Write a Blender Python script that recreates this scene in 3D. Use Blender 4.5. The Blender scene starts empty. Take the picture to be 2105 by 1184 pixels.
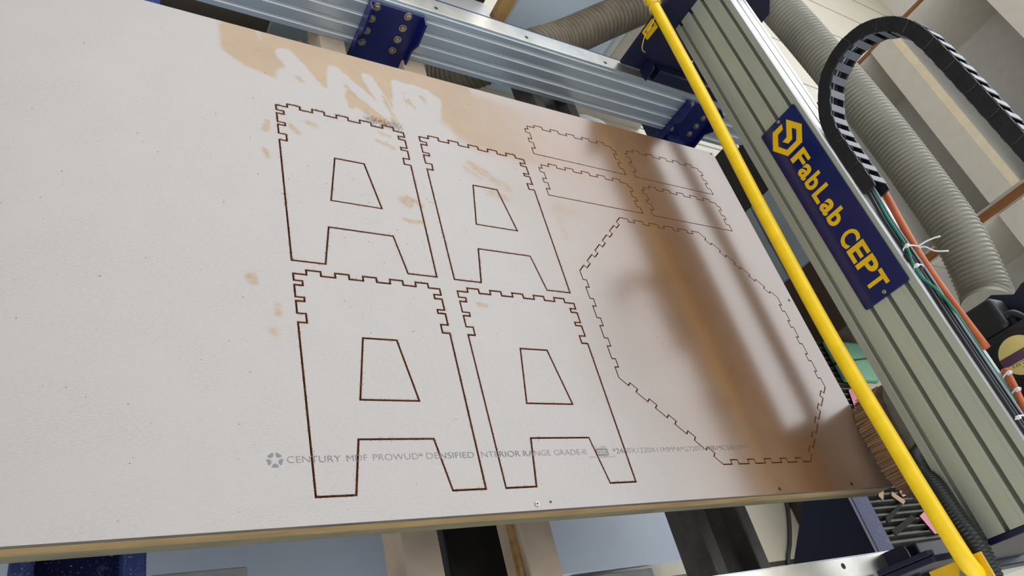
import bpy, bmesh, math, random
from mathutils import Vector, Matrix
from mathutils.geometry import tessellate_polygon
random.seed(7)
S = bpy.context.scene
COL = S.collection
ZT = 0.80                       # height of the sheet's upper face above the floor

# ------------------------------------------------------------------ camera
cam = bpy.data.cameras.new('camera')
cam.lens = 26.35; cam.sensor_width = 36.0; cam.sensor_fit = 'HORIZONTAL'
cam.clip_start = 0.05; cam.clip_end = 60
co = bpy.data.objects.new('camera', cam); COL.objects.link(co)
rt = Vector((0.84897663, -0.23978189, 0.47089629))
up = Vector((-0.09721789, 0.80503873, 0.58519520))
fw = Vector((0.51941059, 0.54260232, -0.66014799))
mt = Matrix((rt, up, -fw)).transposed().to_4x4()
mt.translation = Vector((-1.89981613, -0.40409361, 1.11675636 + ZT))
co.matrix_world = mt
S.camera = co

# ------------------------------------------------------------------ daylight
S.view_settings.view_transform = 'Standard'
S.view_settings.look = 'None'
S.view_settings.gamma = 1.0
S.view_settings.exposure = 0.0
W = bpy.data.worlds.new('daylight'); S.world = W; W.use_nodes = True
nt = W.node_tree; nt.nodes.clear()
def wn(t, **k):
    n = nt.nodes.new(t)
    for a, b in k.items(): setattr(n, a, b)
    return n
tc = wn('ShaderNodeTexCoord')
dt = wn('ShaderNodeVectorMath', operation='DOT_PRODUCT')
dt.inputs[1].default_value = Vector((0.52, 0.56, 0.65)).normalized()
nt.links.new(tc.outputs['Generated'], dt.inputs[0])
mr = wn('ShaderNodeMapRange', interpolation_type='SMOOTHSTEP')
mr.inputs['From Min'].default_value = 0.60; mr.inputs['From Max'].default_value = 0.86
nt.links.new(dt.outputs['Value'], mr.inputs['Value'])
mx = wn('ShaderNodeMix', data_type='RGBA')
mx.inputs[6].default_value = (0.21, 0.21, 0.207, 1)
mx.inputs[7].default_value = (2.95, 3.02, 3.1, 1)
nt.links.new(mr.outputs['Result'], mx.inputs[0])
bg = wn('ShaderNodeBackground'); bg.inputs['Strength'].default_value = 1.0
d2 = wn('ShaderNodeVectorMath', operation='DOT_PRODUCT')      # added glow from behind the camera to lift upright faces
d2.inputs[1].default_value = Vector((-0.56, -0.82, 0.12)).normalized()
nt.links.new(tc.outputs['Generated'], d2.inputs[0])
m2 = wn('ShaderNodeMapRange', interpolation_type='SMOOTHSTEP')
m2.inputs['From Min'].default_value = 0.35; m2.inputs['From Max'].default_value = 0.9
nt.links.new(d2.outputs['Value'], m2.inputs['Value'])
ad = wn('ShaderNodeMix', data_type='RGBA', blend_type='ADD')
ad.inputs[7].default_value = (1.65, 1.68, 1.74, 1)
nt.links.new(m2.outputs['Result'], ad.inputs[0]); nt.links.new(mx.outputs[2], ad.inputs[6])
nt.links.new(ad.outputs[2], bg.inputs['Color'])
wo = wn('ShaderNodeOutputWorld'); nt.links.new(bg.outputs[0], wo.inputs[0])

# ------------------------------------------------------------------ helpers: mesh
class MB:
    def __init__(s): s.v = []; s.f = []; s.sm = []; s.mi = []
    def add(s, vs, fs, smooth=False, mi=0):
        o = len(s.v); s.v += [Vector(p) for p in vs]
        for f in fs: s.f.append([i + o for i in f]); s.sm.append(smooth); s.mi.append(mi)
        return s
    def box(s, x0, x1, y0, y1, z0, z1, mi=0):
        vs = [(x, y, z) for z in (z0, z1) for y in (y0, y1) for x in (x0, x1)]
        return s.add(vs, [(0,2,3,1),(4,5,7,6),(0,1,5,4),(2,6,7,3),(0,4,6,2),(1,3,7,5)], mi=mi)
    def prism(s, loops, axis, a, b, mi=0, side=None):
        """loops: outer loop then holes, 2-D points in the two axes left over (in x,y,z order)"""
        def P(p, t):
            q = list(p); q.insert(axis, t); return q
        flat = [p for l in loops for p in l]; n = len(flat)
        tri = tessellate_polygon([[Vector((p[0], p[1], 0)) for p in l] for l in loops])
        vs = [P(p, a) for p in flat] + [P(p, b) for p in flat]
        s.add(vs, [tuple(t) for t in tri] + [tuple(i + n for i in t) for t in tri], mi=mi)
        fs = []; o = 0
        for l in loops:
            m = len(l)
            for i in range(m): j = (i + 1) % m; fs.append((o + i, o + j, o + j + n, o + i + n))
            o += m
        return s.add(vs, fs, mi=mi if side is None else side)
    def tube(s, pts, r, n=12, smooth=True, caps=True, mi=0):
        pts = [Vector(p) for p in pts]; m = len(pts)
        rr = r if hasattr(r, '__len__') else [r] * m
        vs = []; T0 = (pts[1] - pts[0]).normalized()
        N = T0.orthogonal().normalized()
        for i, p in enumerate(pts):
            T = (pts[min(i + 1, m - 1)] - pts[max(i - 1, 0)]).normalized()
            N = (N - T * N.dot(T)).normalized(); B = T.cross(N)
            for k in range(n):
                a = 2 * math.pi * k / n
                vs.append(p + (N * math.cos(a) + B * math.sin(a)) * rr[i])
        fs = [(i*n + k, i*n + (k+1) % n, (i+1)*n + (k+1) % n, (i+1)*n + k) for i in range(m-1) for k in range(n)]
        s.add(vs, fs, smooth, mi)
        if caps:
            s.add(vs[:n], [tuple(range(n))[::-1]], False, mi); s.add(vs[-n:], [tuple(range(n))], False, mi)
        return s
    def cyl(s, p0, p1, r0, r1=None, n=16, mi=0):
        return s.tube([p0, p1], [r0, r0 if r1 is None else r1], n, True, True, mi)
    def ball(s, c, rx, ry, rz, n=12, m=8, mi=0):
        c = Vector(c); vs = []; fs = []
        for i in range(m + 1):
            t = math.pi * i / m
            for k in range(n):
                a = 2*math.pi*k/n
                vs.append(c + Vector((rx*math.sin(t)*math.cos(a), ry*math.sin(t)*math.sin(a), rz*math.cos(t))))
        for i in range(m):
            for k in range(n): fs.append((i*n+k, (i+1)*n+k, (i+1)*n+(k+1) % n, i*n+(k+1) % n))
        return s.add(vs, fs, True, mi)
    def build(s, name, mats, parent=None, bevel=0, seg=2, z=ZT):
        me = bpy.data.meshes.new(name)
        lo = Vector((min(p.x for p in s.v), min(p.y for p in s.v), min(p.z for p in s.v)))
        hi = Vector((max(p.x for p in s.v), max(p.y for p in s.v), max(p.z for p in s.v)))
        org = Vector(((lo.x+hi.x)/2, (lo.y+hi.y)/2, lo.z))
        me.from_pydata([p - org for p in s.v], [], s.f)
        me.polygons.foreach_set('use_smooth', s.sm); me.polygons.foreach_set('material_index', s.mi)
        for m in (mats if isinstance(mats, (list, tuple)) else [mats]): me.materials.append(m)
        bm = bmesh.new(); bm.from_mesh(me)
        bmesh.ops.remove_doubles(bm, verts=bm.verts, dist=1e-6)
        bmesh.ops.recalc_face_normals(bm, faces=bm.faces); bm.to_mesh(me); bm.free(); me.update()
        o = bpy.data.objects.new(name, me); COL.objects.link(o)
        w = org + Vector((0, 0, z))
        if parent is not None:
            o.parent = parent; o.location = w - wpos(parent)
        else: o.location = w
        if bevel:
            b = o.modifiers.new('bevel', 'BEVEL'); b.width = bevel; b.segments = seg; b.limit_method = 'ANGLE'
            b.angle_limit = math.radians(40)
        return o
def wpos(o):
    p = Vector(o.location)
    while o.parent is not None: o = o.parent; p += Vector(o.location)
    return p
def tag(o, label, cat, group=None):
    o['label'] = label; o['category'] = cat
    if group: o['group'] = group
    return o
def thing(name, label, cat, loc, group=None):
    o = bpy.data.objects.new(name, None); COL.objects.link(o)
    o.empty_display_size = 0.05; o.location = (loc[0], loc[1], loc[2] + ZT)
    return tag(o, label, cat, group)
def struct(o): o['kind'] = 'structure'; return o
def dup(o, d, parent='same'):
    """copy of one object moved by d, with copies of its children"""
    c = o.copy(); COL.objects.link(c)
    if parent != 'same': c.parent = parent
    c.location = Vector(o.location) + Vector(d)
    for ch in list(o.children):
        if ch.name == c.name: continue
        k = ch.copy(); COL.objects.link(k); k.parent = c
        for g in list(ch.children):
            e = g.copy(); COL.objects.link(e); e.parent = k
    return c
def spline(pts, n=8):
    pts = [Vector(p) for p in pts]; out = []
    P = [pts[0]*2 - pts[1]] + pts + [pts[-1]*2 - pts[-2]]
    for i in range(1, len(P) - 2):
        a, b, c, d = P[i-1], P[i], P[i+1], P[i+2]
        for k in range(n):
            t = k / n
            out.append(0.5*((2*b) + (c-a)*t + (2*a-5*b+4*c-d)*t*t + (3*b-a-3*c+d)*t*t*t))
    out.append(pts[-1]); return out
def resample(pts, step):
    pts = [Vector(p) for p in pts]; out = [pts[0].copy()]; acc = 0.0
    for a, b in zip(pts, pts[1:]):
        L = (b-a).length; t = step - acc
        while t <= L:
            out.append(a + (b-a)*(t/L)); t += step
        acc = L - (t - step)
    return out
def offset(loop, d):
    """mitred offset, d > 0 outwards"""
    n = len(loop); A = sum(loop[i][0]*loop[(i+1) % n][1] - loop[(i+1) % n][0]*loop[i][1] for i in range(n))
    sg = 1 if A > 0 else -1; out = []
    for i in range(n):
        p0, p1, p2 = Vector(loop[i-1]), Vector(loop[i]), Vector(loop[(i+1) % n])
        e1 = (p1-p0).normalized(); e2 = (p2-p1).normalized()
        n1 = Vector((e1.y, -e1.x))*sg; n2 = Vector((e2.y, -e2.x))*sg
        m = n1 + n2; out.append(tuple(p1 + m*(d/max(1e-6, 0.5*m.length_squared))))
    return out

# ------------------------------------------------------------------ helpers: materials
class NT:
    def __init__(s, name):
        s.m = bpy.data.materials.new(name); s.m.use_nodes = True; s.t = s.m.node_tree
        s.b = s.t.nodes['Principled BSDF']; s._pos = None
    def n(s, t, **k):
        x = s.t.nodes.new(t)
        for a, b in k.items(): setattr(x, a, b)
        return x
    def l(s, a, b): s.t.links.new(a, b)
    def pos(s):
        if s._pos is None: s._pos = s.n('ShaderNodeNewGeometry').outputs['Position']
        return s._pos
    def noise(s, scale, detail=4, rough=.55, stretch=None):
        x = s.n('ShaderNodeTexNoise'); x.inputs['Scale'].default_value = scale
        x.inputs['Detail'].default_value = detail; x.inputs['Roughness'].default_value = rough
        p = s.pos()
        if stretch:
            mp = s.n('ShaderNodeVectorMath', operation='MULTIPLY'); mp.inputs[1].default_value = stretch
            s.l(p, mp.inputs[0]); p = mp.outputs[0]
        s.l(p, x.inputs['Vector']); return x.outputs['Fac']
    def ramp(s, v, a, b, lo=0.0, hi=1.0, smooth=True):
        x = s.n('ShaderNodeMapRange'); x.interpolation_type = 'SMOOTHSTEP' if smooth else 'LINEAR'
        for k, q in (('From Min', a), ('From Max', b), ('To Min', lo), ('To Max', hi)): x.inputs[k].default_value = q
        s.l(v, x.inputs['Value']); return x.outputs['Result']
    def mix(s, f, a, b):
        x = s.n('ShaderNodeMix', data_type='RGBA')
        for i, q in ((6, a), (7, b)):
            if isinstance(q, (tuple, list)): x.inputs[i].default_value = (*q[:3], 1)
            else: s.l(q, x.inputs[i])
        if isinstance(f, (int, float)): x.inputs[0].default_value = f
        else: s.l(f, x.inputs[0])
        return x.outputs[2]
    def math(s, op, a, b=None):
        x = s.n('ShaderNodeMath', operation=op)
        for i, q in ((0, a), (1, b)):
            if q is None: continue
            if isinstance(q, (int, float)): x.inputs[i].default_value = q
            else: s.l(q, x.inputs[i])
        return x.outputs[0]
    def bump(s, v, dist=.001, strength=.5):
        x = s.n('ShaderNodeBump'); x.inputs['Distance'].default_value = dist; x.inputs['Strength'].default_value = strength
        s.l(v, x.inputs['Height']); s.l(x.outputs[0], s.b.inputs['Normal'])
def lin(c): return tuple(((x/255)/12.92 if x/255 <= .04045 else ((x/255+.055)/1.055)**2.4) for x in c)
def M(name, rgb, rough=.5, metal=0.0, var=.10, scale=14, spec=.5, bump=0, dust=0, dustcol=(190,175,150), grain=None, coat=0):
    k = NT(name); c = lin(rgb)
    nz = k.noise(scale, stretch=grain)
    col = k.mix(k.ramp(nz, .3, .7), [x*(1-var) for x in c], [min(1, x*(1+var)) for x in c])
    if dust:
        sp = k.ramp(k.noise(260, 2, .6), .66 - .10*dust, .70 - .08*dust)
        cl = k.ramp(k.noise(18, 5, .7), .62 - .35*dust, .85 - .2*dust)
        f = k.math('MAXIMUM', k.math('MULTIPLY', cl, .75), k.math('MULTIPLY', sp, .9))
        col = k.mix(f, col, lin(dustcol))
        k.l(k.ramp(f, 0, 1, rough, .85), k.b.inputs['Roughness'])
    else: k.b.inputs['Roughness'].default_value = rough
    k.l(col, k.b.inputs['Base Color'])
    k.b.inputs['Metallic'].default_value = metal; k.b.inputs['Specular IOR Level'].default_value = spec
    k.b.inputs['Coat Weight'].default_value = coat
    if bump: k.bump(k.noise(180, 3), .0006, bump)
    return k.m

# tan bare patches on the dusty sheet: (x0, y0, x1, y1, radius, soft edge)
TAN = [(-1.585,1.135,-1.585,1.20,.045,.02),(-1.57,1.135,-1.05,1.135,.055,.018),(-1.565,1.10,-1.50,1.080,.026,.016),(-1.50,1.20,-1.0,1.20,.04,.02),(-1.41,1.12,-1.388,1.082,.016,.010),
 (-1.330,1.070,-1.252,.988,.011,.010),(-1.336,1.060,-1.330,1.020,.010,.010),(-1.318,1.035,-1.268,.995,.014,.010),(-1.30,1.12,-1.255,1.07,.030,.015),(-1.25,1.10,-1.222,1.008,.018,.010),
 (-1.03,1.14,-.90,1.08,.07,.03),(-1.06,1.062,-.98,1.035,.028,.03),(-.97,1.08,-.70,1.05,.12,.06)]
WIPED = [(-1.478,1.151,-1.405,1.02,.027,.012),(-1.47,1.07,-1.42,1.0,.040,.015),(-1.360,1.141,-1.372,1.02,.019,.010),(-1.353,1.133,-1.262,1.035,.016,.010),(-1.274,1.147,-1.236,1.03,.017,.010),
 (-1.193,1.152,-1.205,1.02,.016,.010),(-1.181,1.146,-1.118,1.146,.018,.010),(-1.118,1.146,-1.095,1.115,.018,.010),(-1.095,1.12,-1.105,1.065,.020,.012),(-1.105,1.065,-1.165,1.03,.022,.012),(-1.155,1.11,-1.125,1.06,.026,.012),(-1.19,1.03,-1.10,.985,.04,.02)]
SPOTS = [(-.86,1.0,-.84,.985,.012,.03),(-1.243,1.085,-1.223,1.005,.006,.008),(-1.167,1.096,-1.160,1.072,.007,.008),(-1.455,1.082,-1.447,1.072,.006,.010),
 (-1.541,.898,-1.543,.873,.007,.010),(-1.549,.812,-1.548,.797,.007,.010),(-1.597,.471,-1.594,.460,.009,.012),(-1.551,.408,-1.551,.390,.006,.014),
 (-1.285,.916,-1.245,.900,.006,.008),(-1.273,.945,-1.248,.944,.005,.008),(-1.451,.929,-1.432,.922,.007,.012),(-1.488,.904,-1.474,.888,.008,.010),
 (-1.243,.743,-1.208,.728,.008,.012),(-1.256,.673,-1.214,.669,.006,.010),(-1.052,.876,-1.020,.856,.008,.03),(-1.000,.815,-.96,.800,.012,.04),(-1.03,.90,-1.00,.88,.015,.02),(-.985,.86,-.94,.84,.012,.04),(-1.255,.735,-1.235,.722,.010,.01),(-1.122,.459,-1.104,.458,.005,.005),(-1.564,.354,-1.563,.347,.006,.02),(-.805,.80,-.806,.70,.008,.03),(-.80,.80,-.74,.80,.02,.05)]
def sheet_material(name):
    k = NT(name); P = k.pos()
    grp = bpy.data.node_groups.get('bare_patch')
    if grp is None:
        grp = bpy.data.node_groups.new('bare_patch', 'ShaderNodeTree')
        for nm, ty in (('P','NodeSocketVector'),('A','NodeSocketVector'),('D','NodeSocketVector'),('I','NodeSocketFloat'),('R','NodeSocketFloat'),('S','NodeSocketFloat'),('Prev','NodeSocketFloat')):
            grp.interface.new_socket(nm, in_out='INPUT', socket_type=ty)
        grp.interface.new_socket('Fac', in_out='OUTPUT', socket_type='NodeSocketFloat')
        gi = grp.nodes.new('NodeGroupInput'); go = grp.nodes.new('NodeGroupOutput'); L = grp.links.new
        def vm(op, a, b=None):
            x = grp.nodes.new('ShaderNodeVectorMath'); x.operation = op; L(a, x.inputs[0])
            if b is not None: L(b, x.inputs[1])
            return x
        def mm(op, a, b, clamp=False):
            x = grp.nodes.new('ShaderNodeMath'); x.operation = op; x.use_clamp = clamp; L(a, x.inputs[0]); L(b, x.inputs[1]); return x.outputs[0]
        pa = vm('SUBTRACT', gi.outputs['P'], gi.outputs['A']).outputs[0]
        d = vm('DOT_PRODUCT', pa, gi.outputs['D']).outputs['Value']
        h = mm('MULTIPLY', d, gi.outputs['I'], True)
        sc = grp.nodes.new('ShaderNodeVectorMath'); sc.operation = 'SCALE'; L(gi.outputs['D'], sc.inputs[0]); L(h, sc.inputs['Scale'])
        q = vm('SUBTRACT', pa, sc.outputs[0]).outputs[0]
        ln = vm('LENGTH', q).outputs['Value']
        a = mm('SUBTRACT', ln, gi.outputs['R'])
        mr_ = grp.nodes.new('ShaderNodeMapRange'); mr_.interpolation_type = 'SMOOTHSTEP'
        L(a, mr_.inputs['Value']); mr_.inputs['From Min'].default_value = 0; L(gi.outputs['S'], mr_.inputs['From Max'])
        mr_.inputs['To Min'].default_value = 1; mr_.inputs['To Max'].default_value = 0
        L(mm('MAXIMUM', mr_.outputs[0], gi.outputs['Prev']), go.inputs[0])
    # flatten to the sheet plane and wobble the outlines a little
    wob = k.n('ShaderNodeTexNoise'); wob.inputs['Scale'].default_value = 22; wob.inputs['Detail'].default_value = 3
    k.l(P, wob.inputs['Vector'])
    w2 = k.n('ShaderNodeVectorMath', operation='SUBTRACT'); k.l(wob.outputs['Color'], w2.inputs[0]); w2.inputs[1].default_value = (.5,.5,.5)
    w3 = k.n('ShaderNodeVectorMath', operation='MULTIPLY'); k.l(w2.outputs[0], w3.inputs[0]); w3.inputs[1].default_value = (.022,.022,0)
    w4 = k.n('ShaderNodeVectorMath', operation='MULTIPLY'); k.l(P, w4.inputs[0]); w4.inputs[1].default_value = (1,1,0)
    w5 = k.n('ShaderNodeVectorMath', operation='ADD'); k.l(w3.outputs[0], w5.inputs[0]); k.l(w4.outputs[0], w5.inputs[1])
    def patches(lst):
        prev = None
        for x0, y0, x1, y1, r, sft in lst:
            g = k.n('ShaderNodeGroup'); g.node_tree = grp; k.l(w5.outputs[0], g.inputs['P'])
            g.inputs['A'].default_value = (x0, y0, 0); D = Vector((x1-x0, y1-y0, 0)); g.inputs['D'].default_value = D
            g.inputs['I'].default_value = 1/max(1e-6, D.length_squared); g.inputs['R'].default_value = r - sft/2; g.inputs['S'].default_value = sft
            if prev is not None: k.l(prev, g.inputs['Prev'])
            prev = g.outputs[0]
        return prev
    swept = k.math('MULTIPLY', patches(TAN), k.math('SUBTRACT', 1.0, patches(WIPED)))
    swept = k.math('MAXIMUM', swept, k.math('MULTIPLY', patches(SPOTS), k.ramp(k.noise(60, 4, .7), .25, .6, .25, .95)))
    sx = k.n('ShaderNodeSeparateXYZ'); k.l(w5.outputs[0], sx.inputs[0])
    # dust thins out towards the machine end of the sheet
    edge = k.math('ADD', sx.outputs['X'], k.math('MULTIPLY', k.math('SUBTRACT', k.noise(5, 3), .5), .10))
    edge = k.math('ADD', edge, k.math('MULTIPLY', sx.outputs['Y'], .22))
    thin = k.ramp(edge, -.95, -.30, 0.0, 1.0)
    crn = k.math('MULTIPLY', k.ramp(sx.outputs['X'], -.30, -.05), k.ramp(sx.outputs['Y'], .42, .10))
    thin = k.math('SUBTRACT', thin, k.math('MULTIPLY', crn, .35))
    mott = k.noise(9, 6, .65); fine = k.noise(150, 3, .6, (1, 2.5, 1))
    tan = k.mix(k.ramp(mott, .3, .7), (.172,.088,.042), (.196,.098,.047))
    light = k.mix(k.ramp(mott, .3, .7), (.330,.222,.122), (.368,.250,.140))
    dust = k.mix(k.ramp(mott, .3, .72), (.282,.252,.228), (.309,.277,.251))
    dust = k.mix(k.ramp(fine, .35, .7), dust, (.318,.289,.266))
    col = k.mix(thin, k.mix(swept, dust, light), tan)
    spk = k.ramp(k.noise(95, 1, .4), .80, .82)
    col = k.mix(k.math('MULTIPLY', spk, .55), col, (.16,.10,.06))
    k.l(col, k.b.inputs['Base Color'])
    k.l(k.ramp(thin, 0, 1, .36, .165), k.b.inputs['Roughness'])
    sw = k.math('MULTIPLY', swept, k.math('SUBTRACT', 1.0, thin))
    k.l(k.ramp(sw, 0, 1, 1.0, .5), k.b.inputs['Specular IOR Level'])
    return k.m

m_sheet = sheet_material('mdf_face')
m_cut = M('mdf_cut_edge', (146,90,56), .8, var=.3, scale=60)
m_edge = M('mdf_edge_grey', (106,96,84), .8, var=.22, scale=30, grain=(.3,1,1))
m_spoil = M('board_edge_tan', (164,138,94), .8, var=.16, scale=34, grain=(.25,1,1), bump=.4)
m_base = M('board_edge_olive', (128,123,98), .85, var=.16, scale=28, grain=(.25,1,1), bump=.4)
m_ink = M('printing_ink', (98,98,104), .42, var=.1, spec=.7)
m_alu = M('aluminium_anodised', (188,202,212), .32, .60, var=.06, scale=6, grain=(.2,.2,3))
m_galu = M('aluminium_dusty', (172,176,160), .45, .3, var=.07, scale=8, grain=(3,.3,1))
m_steel = M('ground_steel', (206,205,198), .30, .9, var=.12, scale=9)
m_bolt = M('zinc_bolt', (170,165,150), .35, .9, var=.15)
m_dkbolt = M('dark_screw', (52,46,42), .5, .6)
m_blue = M('blue_paint', (12,24,88), .38, 0, var=.12, scale=9, spec=.5)
m_navy = M('navy_paint', (8,13,46), .45, 0, var=.15, scale=9)
m_deepblue = M('deep_blue_paint', (20,30,84), .5, 0, var=.2, dust=.12, dustcol=(170,176,190))
m_fleck = M('blue_paint_flecked', (14,26,88), .5, 0, var=.15, dust=.06, dustcol=(190,196,206))
m_bluedust = M('blue_paint_dusty', (66,82,146), .6, 0, var=.2, dust=.30, dustcol=(178,184,198))
m_beam = M('beam_paint_dusty', (204,184,162), .7, 0, var=.08, dust=.05, dustcol=(206,194,172))
m_darkbeam = M('dark_beam_paint', (80,77,75), .5, 0, var=.2, dust=.20, dustcol=(120,112,100))
m_greybeam = M('grey_beam_dusty', (120,112,100), .7, var=.15, dust=.35)
m_yel = M('yellow_paint', (246,206,24), .33, 0, var=.05, scale=26, spec=.5)
m_yelflat = M('yellow_plate_paint', (224,176,16), .45, 0, var=.10)
m_sign = M('sign_blue_acrylic', (14,24,78), .16, 0, var=.03, spec=.5)
m_letter = M('sign_yellow_vinyl', (222,180,14), .4, var=.05)
m_black = M('black_plastic', (24,24,26), .45, var=.25, scale=30)
m_bar = M('chain_bar_plastic', (96,102,110), .42, var=.12)
m_hose = M('grey_hose', (140,137,124), .38, var=.10, scale=7)
m_dhose = M('dusty_hose', (122,112,94), .75, var=.18)
m_conduit = M('black_conduit', (26,28,30), .38, var=.2)
m_orange = M('orange_cable', (184,94,50), .55, var=.12)
m_green = M('green_cable', (16,120,98), .45, var=.1)
m_cblk = M('black_cable', (34,36,40), .38, var=.2)
m_cgry = M('grey_cable', (150,158,166), .4, var=.1)
m_white = M('white_plastic', (226,228,228), .4, var=.04)
m_wire = M('yellow_wire', (222,200,96), .5, var=.1)
m_floor_c = (196,188,168)
m_cream = M('cream_laminate', (206,200,186), .5, var=.03)
m_cream2 = M('cream_lipping', (232,218,188), .5, var=.05)
m_grey = M('grey_back_panel', (206,203,196), .6, var=.04)
m_shelf = M('shelf_laminate', (206,204,196), .45, var=.03)
m_wood = M('brown_wood', (128,82,42), .5, var=.22, scale=10, grain=(4,4,.5))
m_tanwood = M('tan_wood', (176,140,88), .6, var=.2, scale=10, grain=(6,6,.6))
m_dkbrown = M('dark_brown_board', (62,44,36), .6, var=.15)
m_greycab = M('grey_cabinet', (146,158,164), .45, var=.04)
m_board = M('white_board', (218,236,255), .28, var=.04, scale=3)
m_pillar = M('white_wall_paint', (214,216,216), .6, var=.03)
m_greenbox = M('green_paint', (104,158,128), .5, var=.06)
m_pink = M('pink_paper', (206,136,148), .8, var=.07)
m_rib = M('dark_corrugated', (52,50,44), .45, var=.3, scale=24)
m_shade_band = M('painted_shade', (26,24,22), .9, var=.2)  # near-black colour for the shadow bands drawn on the mat
m_lit_alu = M('highlight_aluminium', (236,240,244), .32, .35, var=.04)  # whitened to paint the sky glint on slot lips and gantry top
m_brist = M('tan_bristle', (146,112,80), .85, var=.28, scale=70, grain=(1,1,.1))
m_brush = M('brush_holder', (84,72,54), .7, var=.3, scale=30)
m_paper = M('tan_paper', (176,150,122), .85, var=.1)
m_label = M('label_cream', (222,204,128), .5, var=.04)
m_purple = M('label_purple', (92,58,88), .5, var=.06)
m_motor = M('motor_black', (40,40,44), .35, .3, var=.15)
m_dust = M('sawdust', (112,72,42), .95, var=.35, scale=120)
m_chip = M('dark_chip', (60,44,36), .9, var=.3)
m_slab = M('slab_dusty', (150,154,158), .8, var=.2, dust=.4, dustcol=(178,172,164))
m_lowboard = M('low_shelf_board', (214,226,242), .35, var=.06, scale=2.2, spec=.6)

# ------------------------------------------------------------------ the room
fl = NT('tile_floor'); br = fl.n('ShaderNodeTexBrick')
br.offset = 0; br.inputs['Scale'].default_value = 1.0; br.inputs['Mortar Size'].default_value = .009
br.inputs['Brick Width'].default_value = 3.6; br.inputs['Row Height'].default_value = .6
sh = fl.n('ShaderNodeVectorMath', operation='ADD'); sh.inputs[1].default_value = (21.4, 20.367, 0)
fl.l(fl.pos(), sh.inputs[0]); fl.l(sh.outputs[0], br.inputs['Vector'])
tcol = fl.mix(fl.ramp(fl.noise(4), .3, .7), [x*.94 for x in lin(m_floor_c)], lin(m_floor_c))
fl.l(tcol, br.inputs['Color1']); fl.l(tcol, br.inputs['Color2']); br.inputs['Mortar'].default_value = (*lin((64,56,46)), 1)
fl.l(br.outputs['Color'], fl.b.inputs['Base Color']); fl.b.inputs['Roughness'].default_value = .4
struct(MB().box(-4.2, 6.6, -3.0, 7.2, -ZT-.08, -ZT).build('floor', fl.m))
m_wall = M('room_wall_paint', (205,202,192), .7, var=.03)
struct(MB().box(6.6, 6.7, -3.0, 7.2, -ZT, .35).build('wall_right', m_wall))
struct(MB().box(-4.2, 6.6, 7.2, 7.3, -ZT, .35).build('wall_far', m_wall))

# ------------------------------------------------------------------ sheet and the pieces routed out of it
KA, KR = .0020, .0016                               # half the width of a cut
def A_outline(ox, oy):
    half = [(.1545,0),(.1545,.332),(.138,.332),(.138,.352),(.1545,.352),(.1545,.380),(.138,.380),(.138,.389),(.1545,.389),(.1545,.417),(.138,.417),(.138,.4275),(.1545,.4275),(.1545,.4435)]
    tabs = []
    for c in (.1145, .0575, 0, -.0575, -.1145): tabs += [(c+.0142,.4435),(c+.0142,.4545),(c-.0142,.4545),(c-.0142,.4435)]
    left = [(-x, y) for x, y in half[::-1]]
    foot = [(-.088,0),(-.071,.0987),(.071,.0987),(.088,0)]
    return [(x+ox, y+oy) for x, y in half + tabs + left + foot]
def A_window(ox, oy): return [(x+ox, y+oy) for x, y in ((-.0343,.3067),(.0343,.3067),(.0572,.1754),(-.0572,.1754))]
def R_outline(dx, dy):
    p = [(-.8135,.998),(-.4855,.998),(-.4855,1.022),(-.4975,1.022),(-.4975,1.045),(-.4855,1.045),(-.4855,1.060),(-.4975,1.060),(-.4975,1.083),(-.4855,1.083),(-.4855,1.099),(-.4965,1.099),(-.4965,1.1125)]
    for a in (-.5215,-.578,-.6345,-.6915,-.7485): p += [(a,1.1125),(a,1.1228),(a-.028,1.1228),(a-.028,1.1125)]
    p += [(-.8025,1.1125),(-.8025,1.099),(-.8135,1.099),(-.8135,1.084),(-.8015,1.084),(-.8015,1.060),(-.8135,1.060),(-.8135,1.045),(-.8015,1.045),(-.8015,1.022),(-.8135,1.022)]
    return [(x+dx, y+dy) for x, y in p]
def oct_outline(cx=-.4345, cy=.4422, ap=.3668):
    s = 2*ap*math.tan(math.pi/8); out = []
    for e in range(8):
        a = math.pi/4*e; nx, ny = math.cos(a), math.sin(a); tx, ty = -ny, nx
        t = -s/2; pts = [(t, 0)]
        t += .0280; k = (s - .056 - 5*.0222)/4
        for i in range(5):
            pts += [(t,0),(t,-.0105),(t+.0222,-.0105),(t+.0222,0)]; t += .0222 + k
        for u, d in pts: out.append((cx + nx*(ap+d) + tx*u, cy + ny*(ap+d) + ty*u))
    return out
AP = [(-1.3625,.5205),(-1.0115,.5195),(-1.3625,.0452),(-1.0115,.0450)]
RP = [(0,0),(.3675,0),(0,-.154),(.3675,-.154)]
outs = [A_outline(*p) for p in AP] + [R_outline(*p) for p in RP] + [oct_outline()]
TH = .011
sheet = thing('mdf_sheet', 'large pale dusty fibreboard sheet with routed outlines, lying on the machine bed', 'board', (-1.22, .61, -TH))
MB().prism([[(-2.44,0),(0,0),(0,1.22),(-2.44,1.22)]] + [offset(l, KA if i < 4 else KR) for i, l in enumerate(outs)], 2, -TH, 0, 0, 1).build('board', [m_sheet, m_edge], sheet)
for o in sheet.children:                            # walls of the cuts are scorched brown, the outside edge is not
    o.data.materials.append(m_cut)
    for p in o.data.polygons:
        c = p.center
        if p.material_index == 1 and (abs(c.x) < 1.2199 and abs(c.y) < .6099): p.material_index = 2
alabels = ['routed stool side panel by the far edge, left of its pair, with the fuzziest cut',
           'routed stool side panel by the far edge, just left of the small notched rectangles',
           'routed stool side panel at the near edge, crossed by the word CENTURY',
           'routed stool side panel at the near edge, crossed by the word GRADE']
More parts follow.
